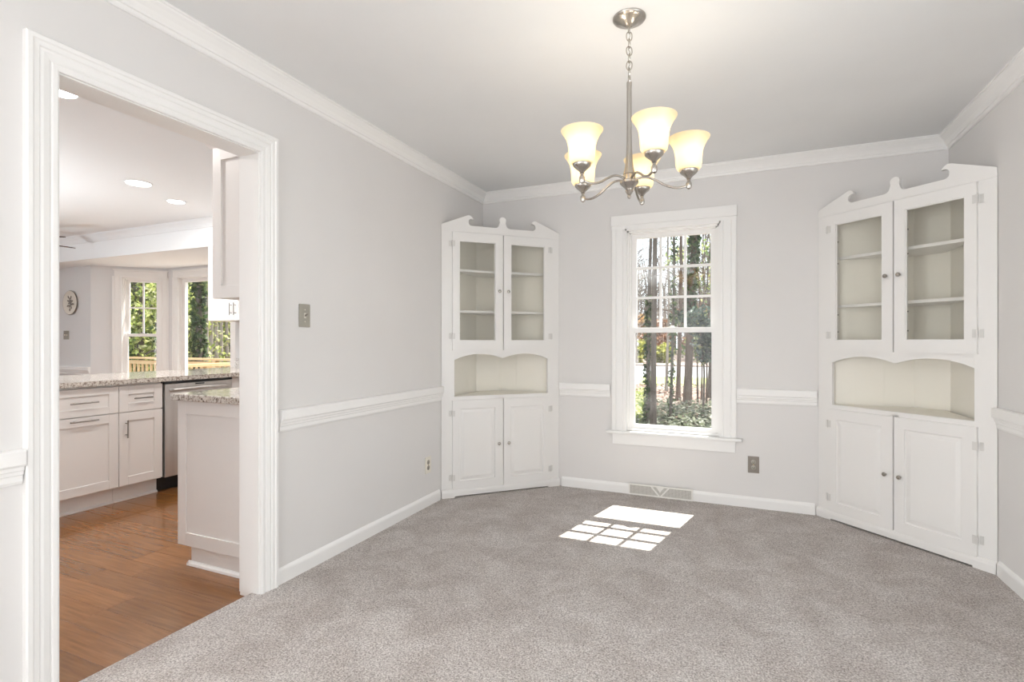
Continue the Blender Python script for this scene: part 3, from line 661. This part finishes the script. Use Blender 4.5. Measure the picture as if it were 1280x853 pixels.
upper_cab('white two door wall cabinet further along the kitchen back wall', (-2.256, SY, 0), R(-90), .76, 2, 1.388, SB - .002, .316)
uc = upper_cab('white wall cabinet hanging over the short worktop beside the doorway', (-.432, 2.76, 0), R(180), .916, 2, 1.393, 2.155, .306, True)
ee = MB().box(-.432, -.372, 1.826, 1.844, 1.393, 2.155, .001).box(-.18, -.128, 1.826, 1.844, 1.393, 2.155, .001).box(-.372, -.18, 1.826, 1.844, 1.393, 1.455, .001).box(-.372, -.18, 1.826, 1.844, 2.09, 2.155, .001).box(-.373, -.179, 1.836, 1.844, 1.454, 2.091)
o = ee.build('end_panel', 'kcab'); o.parent = uc; o.matrix_parent_inverse = (Matrix.Translation((-.432, 2.76, 0)) @ Matrix.Rotation(R(180), 4, 'Z')).inverted()

# recessed downlights; the dining-wall and family-room ones are added to brighten the kitchen
for i, (x, y, r_, lb) in enumerate(((-1.128, 1.517, .062, 'round recessed downlight in the kitchen ceiling nearest the doorway'), (-2.374, 2.632, .085, 'wide round recessed downlight above the peninsula'), (-2.639, 3.113, .068, 'small recessed downlight by the ceiling step'), (-1.128, 2.9, .062, 'added unseen round downlight near the dining wall side of the kitchen'), (-4.6, 1.6, .062, 'added unseen round downlight in the family room ceiling'))):
    d = empty('downlight', (x, y, H), label=lb, category='downlight')
    MB().lathe([(r_ + .014, -.0005), (r_ + .013, -.004), (r_, -.005), (r_, -.0005)], 28).build('trim_ring', 'kceil', d, True)
    MB().lathe([(r_ - .001, -.001), (r_ - .002, -.0062)], 28).build('lens', 'can', d)
    lamp('downlight_glow', 'AREA', (x, y, H - .012), 11, (1, .97, .93), (0, 0, -1), shape='DISK', size=r_ * 2)

# things on the nook wall, ceiling fan
wp = empty('wall_plate', (-6.10, L, 1.69), label='round cream decorative plate with dark flower hanging on the nook wall', category='plate')
MB().lathe([(.155, .010), (.158, .018), (.150, .022), (.11, .012), (.10, .008), (.0, .008)][:5] + [(.002, .008)], 32).build('dish', 'plate_white', wp, True, (0, -.002, 0), (R(90), 0, 0))
MB().lathe([(.159, .008), (.163, .015), (.158, .0195)], 32, cap=False).build('rim', 'plate_bronze', wp, True, (0, -.002, 0), (R(90), 0, 0))
mb = MB(); random.seed(5)
for i in range(16):
    a = i * 2.4; rr = .010 + .0042 * i; cx_, cz_ = rr * math.cos(a), rr * 1.3 * math.sin(a)
    mb.prism([(cx_ + .024 * math.cos(t) * math.cos(a) - .011 * math.sin(t) * math.sin(a), cz_ + .024 * math.cos(t) * math.sin(a) + .011 * math.sin(t) * math.cos(a)) for t in [k * .785 for k in range(8)]], lambda p, q_, k: (p, -.013 - (.001 + i * .0001) * k, q_))
mb.build('painted_flower', 'plate_bronze', wp, kind='stuff')
ps = empty('light_switch', (-6.21, L, 1.262), 0, label='grey switch plate on the nook wall below the round plate', category='switch')
box('cover_plate', 'plate_grey', -.06, .06, -.006, -.0005, -.058, .058, ps, .002)
for q in (-.023, .023): box('toggle', 'plate_white', q - .005, q + .005, -.014, -.006, -.010, .010, ps)
fan = empty('ceiling_fan', (-4.83, 2.78, H), R(0), label='ceiling fan with dark brown blades near the bay', category='fan')
MB().lathe([(.07, 0), (.07, -.02), (.03, -.05), (.012, -.055)], 20).build('canopy', 'bar', fan, True)
MB().lathe([(.012, -.05), (.012, -.13)], 12).build('downrod', 'bar', fan, True)
MB().lathe([(.03, -.13), (.09, -.145), (.10, -.19), (.09, -.23), (.05, -.25), (.02, -.255)], 24).build('motor', 'bar', fan, True)
M['fanblade'] = noisy('dark walnut blade', [(.3, (.06, .035, .022)), (.7, (.12, .07, .045))], 5, .4, stretch=(1, 8, 8))
for i in range(5):
    a = R(93 + 72 * i)
    MB().prism([(.10, -.02), (.20, -.055), (.60, -.07), (.645, -.045), (.645, .045), (.60, .07), (.20, .055), (.10, .02)], lambda p, q_, k: (p, q_, -.212 + q_ * .12 + k * .007)).build('blade', 'fanblade', fan, False, None, (0, 0, a))

for (tx, ty, tz_, te), lb in zip(FILL_LAMPS, ('added slim nickel floor lamp on the carpet, for ceiling fill', 'added slim nickel floor lamp in the family room, for ceiling fill')):  # invented lamp bodies that carry the upward ceiling fill, unseen
    t = empty('added_floor_lamp', (tx, ty, .0125 if tx > 0 else KF), label=lb, category='lamp'); zz = tz_ - (.0125 if tx > 0 else KF)
    MB().lathe([(.14, 0), (.14, .015), (.02, .03)], 28).build('base', 'nickel', t, True)
    MB().lathe([(.012, .02), (.012, zz - .06)], 12).build('pole', 'nickel', t, True)
    MB().lathe([(.02, zz - .07), (.10, zz - .03), (.19, zz + .05), (.186, zz + .05), (.095, zz - .025), (.01, zz - .05)], 28, cap=False).build('lamp_shade', 'plate_white', t, True)

# ------------------------------------------------------------------ outdoors
G0 = -.75
def gz(x, y):
    return G0
def strip(name, m, y0, y1, z=G0, x0=-70, x1=60, **kw):
    return box(name, m, x0, x1, y0, y1, z - .3, z, **kw)
strip('ground_woods', 'soil', 4.7, 23.5, **S)
strip('ground_lawn', 'lawn', 23.5, 29.5, G0 + .01, **S)
strip('ground_road', 'asphalt', 29.5, 42, G0 + .005, **S)
strip('ground_far', 'soil', 42, 140, G0 + .1, **S)

def leaves(mb, pts_fn, n, size, flat=0):
    bm = mb.bm
    for _ in range(n):
        p, sc = pts_fn()
        s = size * random.uniform(.6, 1.3) * sc
        if flat:
            nrm = Vector((random.gauss(0, flat), random.gauss(0, flat), 1)).normalized()
        else:
            nrm = Vector((random.gauss(0, 1), random.gauss(0, 1), random.gauss(.3, 1))).normalized()
        u = nrm.orthogonal().normalized(); u.rotate(Matrix.Rotation(random.uniform(0, 6.28), 3, nrm)); w_ = nrm.cross(u)
        a = bm.verts.new(p - u * s); b = bm.verts.new(p + w_ * s * .55 + nrm * s * .12); c = bm.verts.new(p + u * s); d = bm.verts.new(p - w_ * s * .55 + nrm * s * .12)
        bm.faces.new((a, b, c)); bm.faces.new((a, c, d))
    return mb
def trunk_path(h, lean, wob, n=12):
    ph = random.uniform(0, 6); return [Vector((lean[0] * h * (i / n) + wob * math.sin(ph + i * .8) * (i / n), lean[1] * h * (i / n) + wob * math.cos(ph + i * .7) * (i / n), h * i / n)) for i in range(n + 1)]
def tree(name, xy, h, r, bark, label, group=None, lean=(0, 0), wob=.12, branches=7, b0=.3, blen=1.6, ivy=None, ivy_z=(0, 3), ivy_n=0, crown=None, flare=1.5, ivy_size=.07, zoff=0):
    root = empty(name, (xy[0], xy[1], gz(*xy) + zoff), random.uniform(0, .1), label=label, category='tree')
    if group: root['group'] = group
    path = trunk_path(h, lean, wob); n = len(path) - 1
    rad = [r * (1 - .7 * i / n) * (1 + (flare - 1) * math.exp(-(h * i / n) / .25)) for i in range(n + 1)]
    p2 = [path[0], path[0].lerp(path[1], .25)] + path[1:]; r2 = [rad[0], r * 1.08] + rad[1:]
    p2[0] = p2[0] - Vector((0, 0, .05))
    MB().tube(p2, r2, 9).build('trunk', bark, root, True)
    if branches:
        mb = MB()
        for k in range(branches):
            f = b0 + (1 - b0) * (k + random.random()) / branches; i = min(int(f * n), n - 1); p = path[i].lerp(path[i + 1], f * n - i)
            a = random.uniform(0, 6.28); ln = blen * random.uniform(.5, 1.2) * (1.15 - .6 * f); br = max(r * (1 - .7 * f) * .35, .008)
            d = Vector((math.cos(a), math.sin(a), random.uniform(.25, .9)))
            q = [p]; rr = [br]
            for s_ in range(1, 6):
                d2 = d + Vector((random.gauss(0, .18), random.gauss(0, .18), random.gauss(.05, .14))); q.append(q[-1] + d2.normalized() * ln / 5); rr.append(br * (1 - .17 * s_))
            mb.tube(q, rr, 5)
            for t_ in range(4):
                j = random.randint(1, 4); d3 = (d + Vector((random.gauss(0, .8), random.gauss(0, .8), random.gauss(.2, .5)))).normalized(); l3 = ln * random.uniform(.25, .55)
                m1 = q[j] + d3 * l3 * .5 + Vector((0, 0, random.gauss(0, .05)))
                mb.tube([q[j], m1, q[j] + d3 * l3 + Vector((random.gauss(0, .06), random.gauss(0, .06), random.gauss(.05, .06)))], [br * .4, br * .28, br * .12], 4)
        mb.build('branches', bark, root, True, kind='stuff')
    if ivy_n:
        def fn():
            z = random.uniform(*ivy_z); i = min(int(z / h * n), n - 1); p = path[i].lerp(path[i + 1], z / h * n - i); a = random.uniform(0, 6.28)
            rr = r * (1 - .7 * z / h) * random.uniform(.95, 1.5) + random.uniform(0, .05)
            return p + Vector((rr * math.cos(a), rr * math.sin(a), 0)), 1
        leaves(MB(), fn, ivy_n, ivy_size).build('ivy', ivy or 'ivy', root, kind='stuff')
    if crown:
        m_, cz, rx, rz_, num, sz = crown
        cl = [(Vector((random.gauss(0, rx * .5), random.gauss(0, rx * .5), cz + random.gauss(0, rz_ * .5))), random.uniform(.3, .7) * min(rx, rz_)) for _ in range(14)]
        def fn():
            c, rr = random.choice(cl); v = Vector((random.gauss(0, 1), random.gauss(0, 1), random.gauss(0, 1))).normalized() * rr * random.random() ** .5
            return c + v, 1
        leaves(MB(), fn, num, sz).build('foliage', m_, root, kind='stuff')
    return root
random.seed(11)
# woods seen through the dining window: photograph column and distance
tree('bare_tree', at(816.5, 10.6), 9, .066, 'bark', 'straight grey trunk standing beside the ivy-wrapped trunk, nearest the dining window', lean=(.006, 0), wob=.03, branches=9, b0=.22, blen=1.8, flare=1.1)
tree('ivy_tree', at(809.5, 11.4), 8.5, .050, 'bark', 'slim tree with dark ivy climbing its lower trunk beside the straight grey trunk', lean=(.012, .01), wob=.04, branches=6, b0=.45, ivy_z=(0, 2.9), ivy_n=520, ivy_size=.055)
tree('ivy_tree', at(838, 12.2), 8.5, .038, 'bark', 'very slim ivy-wrapped tree between the grey trunk and the big trunk', lean=(.022, 0), wob=.05, branches=7, b0=.45, blen=1.3, ivy_z=(0, 5), ivy_n=520, ivy_size=.045)
tree('bare_tree', at(847.5, 17.0), 9, .075, 'bark_brown', 'brown leaning trunk just behind the big trunk', lean=(.022, 0), wob=.05, branches=9, b0=.25, blen=1.8)
tree('big_tree', at(858.5, 14.9), 10, .122, 'bark_brown', 'thickest trunk with flared foot and ivy high up, in the woods behind the window', lean=(.040, 0), wob=.04, branches=9, b0=.25, blen=2, ivy_z=(2.2, 6), ivy_n=900, flare=1.7, ivy_size=.075)
tree('bare_tree', at(833, 20), 9, .06, 'bark_pale', 'pale thin leaning tree between the slim ivy tree and grey trunk', lean=(.02, 0), wob=.1, branches=10, b0=.2, blen=2)
for px, Z, lb in ((872, 15.2, 'thin sapling stem right next to the big trunk'), (876.5, 16.4, 'thin dark sapling between two other saplings under the holly'), (882.5, 14.6, 'thin dark sapling under the outer edge of the holly')):
    tree('sapling', at(px, Z), 5.5, .028, 'bark_brown', lb, lean=(random.uniform(-.01, .03), 0), wob=.08, branches=6, b0=.3, blen=1)
tree('holly_tree', at(879, 13.6), 4.2, .03, 'bark', 'bluish green holly with hanging leaves beside the big trunk', branches=5, b0=.3, crown=('holly', 2.15, .62, .75, 1500, .075))
tree('holly_tree', at(887, 17.5), 6.5, .06, 'bark', 'tall leafy evergreen behind the holly', branches=5, b0=.3, crown=('mixed', 4.2, .8, 1.5, 650, .075))
for px, Z, m_, cz, rx, rz_, nm, lb in ((797, 47, 'yellow', 1.4, 1.6, 1.0, 'yellow_bush', 'bright yellow-green bush across the road beside the grey trunk'), (800, 60, 'orange', 4.0, 1.9, 1.3, 'orange_bush', 'orange flowering bush above the yellow bush across the road'), (826, 46, 'yellow', .9, 1.1, .8, 'yellow_bush', 'small yellow bush across the road between grey trunk and slim ivy tree'), (831, 52, 'rust', 2.6, 2.2, 1.4, 'rust_bush', 'rust brown leafy bush across the road'), (873, 56, 'rust', 5.0, 2.2, 1.4, 'rust_bush', 'pale brown leafy bush across the road behind the holly'), (884, 48, 'mixed', 2.0, 2.2, 1.6, 'green_bush', 'green bush across the road behind the saplings')):
    tree(nm, at(px, Z), cz * 1.3 + .5, .05, 'bark_brown', lb, branches=4, b0=.1, crown=(m_, cz, rx, rz_, 900, .22))
# far bare trees across the road: three kinds, copied
protos = [tree('far_tree', (0, 0), 15, .20, b_, 'bare grey tree in the far woods across the road', 'bare trees in the far woods', wob=.4, branches=26, b0=.12, blen=4.5, lean=(random.uniform(-.02, .02), 0)) for b_ in ('bark_pale', 'bark_pale', 'bark')]
def copy_tree(o, xy, rz):
    c = o.copy(); col.objects.link(c); c.location = (xy[0], xy[1], G0 + .1); c.rotation_euler = (0, 0, rz)
    for ch in o.children:
        d = ch.copy(); col.objects.link(d); d.parent = c
    return c
spots = []
for i in range(36):
    px = 778 + 130 * ((i * 0.618034) % 1); Z = 44 + 46 * ((i * .381966 + .13) % 1); spots.append((px, Z))
for i, (px, Z) in enumerate(spots):
    if i < 3: protos[i].location = (*at(px, Z), G0 + .1)
    else: copy_tree(protos[i % 3], at(px, Z), i * 1.3)
# the woods go on to both sides of the window view
for i in range(44):
    f = (i * .618034) % 1; px = 420 + 350 * f / .5 if f < .5 else 912 + 380 * (f - .5) / .5
    copy_tree(protos[i % 3], at(px, 44 + 46 * ((i * .381966 + .4) % 1)), i * 2.1)
side = [tree('side_tree', (0, 0), 9, .085, b_, 'bare tree in the side woods away from the big trunk', 'bare trees in the side woods', wob=.1, branches=10, b0=.2, blen=1.9) for b_ in ('bark', 'bark_brown')]
for i in range(22):
    f = (i * .618034 + .2) % 1; px = 450 + 330 * f / .5 if f < .5 else 906 + 360 * (f - .5) / .5
    xy = at(px, 12.5 + 11 * ((i * .381966) % 1))
    if i < 2: side[i].location = (*xy, G0)
    else:
        c = copy_tree(side[i % 2], xy, i * 1.7); c.location.z = G0
# undergrowth: ivy carpet, leaf litter and weeds
def patch(name, m_, y0, y1, n, size, zmax, label, cat, px0=770, px1=925, flat=.5):
    def fn():
        Z = random.uniform(y0, y1); p = at(random.uniform(px0, px1), Z); return Vector((p.x, p.y, G0 + random.random() ** 2 * zmax + .01)), 1
    return leaves(MB(), fn, n, size, flat).build(name, m_, label=label, category=cat, kind='stuff')
patch('ground_ivy', 'ivy_pale', 6.5, 15.2, 22000, .075, .30, 'grey-green ivy and weeds covering the ground below the window', 'ivy', 560, 1180)
patch('fallen_leaves', 'litter_leaf', 13, 23.5, 14000, .09, .05, 'pinkish brown fallen leaves under the trees', 'leaves', 560, 1180, flat=.25)
patch('weeds', 'spring', 11.5, 17, 900, .08, .45, 'yellow-green weeds beside the grey trunk', 'weeds', 790, 812, .8)

# woods behind the bay window
deck = empty('deck_railing', (-6, 6.9, -.1), label='new pine deck railing outside the bay window', category='railing')
def rail(x0, y0, x1, y1):
    a = math.atan2(y1 - y0, x1 - x0); ln = math.hypot(x1 - x0, y1 - y0); c = ((x0 + x1) / 2 + 6, (y0 + y1) / 2 - 6.9)
    for nm, z0, z1, hw_ in (('top_rail', .90, .94, .07), ('upper_rail', .79, .87, .02), ('lower_rail', .10, .18, .02)):
        MB().box(-ln / 2, ln / 2, -hw_, hw_, z0, z1).build(nm, 'deckwood', deck, False, (*c, 0), (0, 0, a))
    nb = int(ln / .14)
    for i in range(nb + 1):
        s = -ln / 2 + i * ln / nb
        post = i % 12 == 0
        o = MB().box(-.045 if post else -.018, .045 if post else .018, -.045 if post else -.018, .045 if post else .018, 0 if post else .14, .90 if post else .80).build('post' if post else 'baluster', 'deckwood', deck, False, (c[0] + s * math.cos(a), c[1] + s * math.sin(a), 0), (0, 0, a))
rail(-11.0, 7.2, -5.4, 7.2); rail(-5.4, 7.2, -5.4, 5.0)
M['deckgrey'] = noisy('weathered deck', [(.3, (.42, .38, .34)), (.7, (.55, .50, .45))], 6, .8, stretch=(.3, 4, 4))
box('deck', 'deckgrey', -11, -2.4, 4.78, 7.3, -.16, -.10, **S)
random.seed(23)
kinds = [('mixed', 'ivy-covered tree with dark green and yellow leaves in the woods behind the bay'), ('spring', 'light yellow-green leafy tree in the woods behind the bay'), ('ivy', 'dark green evergreen tree in the woods behind the bay')]
for i in range(26):
    px = 130 + 175 * ((i * .618034) % 1); Z = 12.5 + 10 * ((i * .381966 + .3) % 1); k = (0, 1, 0, 1, 2, 1, 0)[i % 7]
    tree('leafy_tree', at(px, Z), 8.5, .10, 'bark', kinds[k][1], ('dark and yellow trees behind the bay', 'yellow-green trees behind the bay', 'evergreens behind the bay')[k], wob=.15, branches=7, b0=.15, ivy_z=(0, 4.5), ivy=('mixed', 'spring', 'ivy')[k], ivy_n=600, ivy_size=.07, crown=(kinds[k][0], 2.8, 1.5, 2.4, 1700, .065))
for i, px in enumerate((249.5, 257, 263, 270, 277, 284)):
    tree('pale_tree', at(px, 11.5 + .5 * i), 8.5, .055 if i > 0 else .085, 'bark_pale' if i > 0 else 'bark', 'thick ivy-wrapped trunk close to the deck' if i == 0 else ('slim pale trunk among the leaves close to the deck'), None if i < 1 else 'slim pale trunks behind the bay', wob=.05, branches=5, b0=.4, ivy='ivy' if i < 1 else 'spring', ivy_z=(0, 6), ivy_n=1300 if i < 1 else 260, ivy_size=.075 if i < 1 else .06)
def hedge_fn():
    Z = random.uniform(20, 26); p = at(random.uniform(90, 340), Z); return Vector((p.x, p.y, G0 + random.uniform(0, 8.5))), 1
leaves(MB(), hedge_fn, 11000, .16).build('woods_foliage', 'mixed', label='dense mixed green foliage deep in the woods behind the bay', category='foliage', kind='stuff')
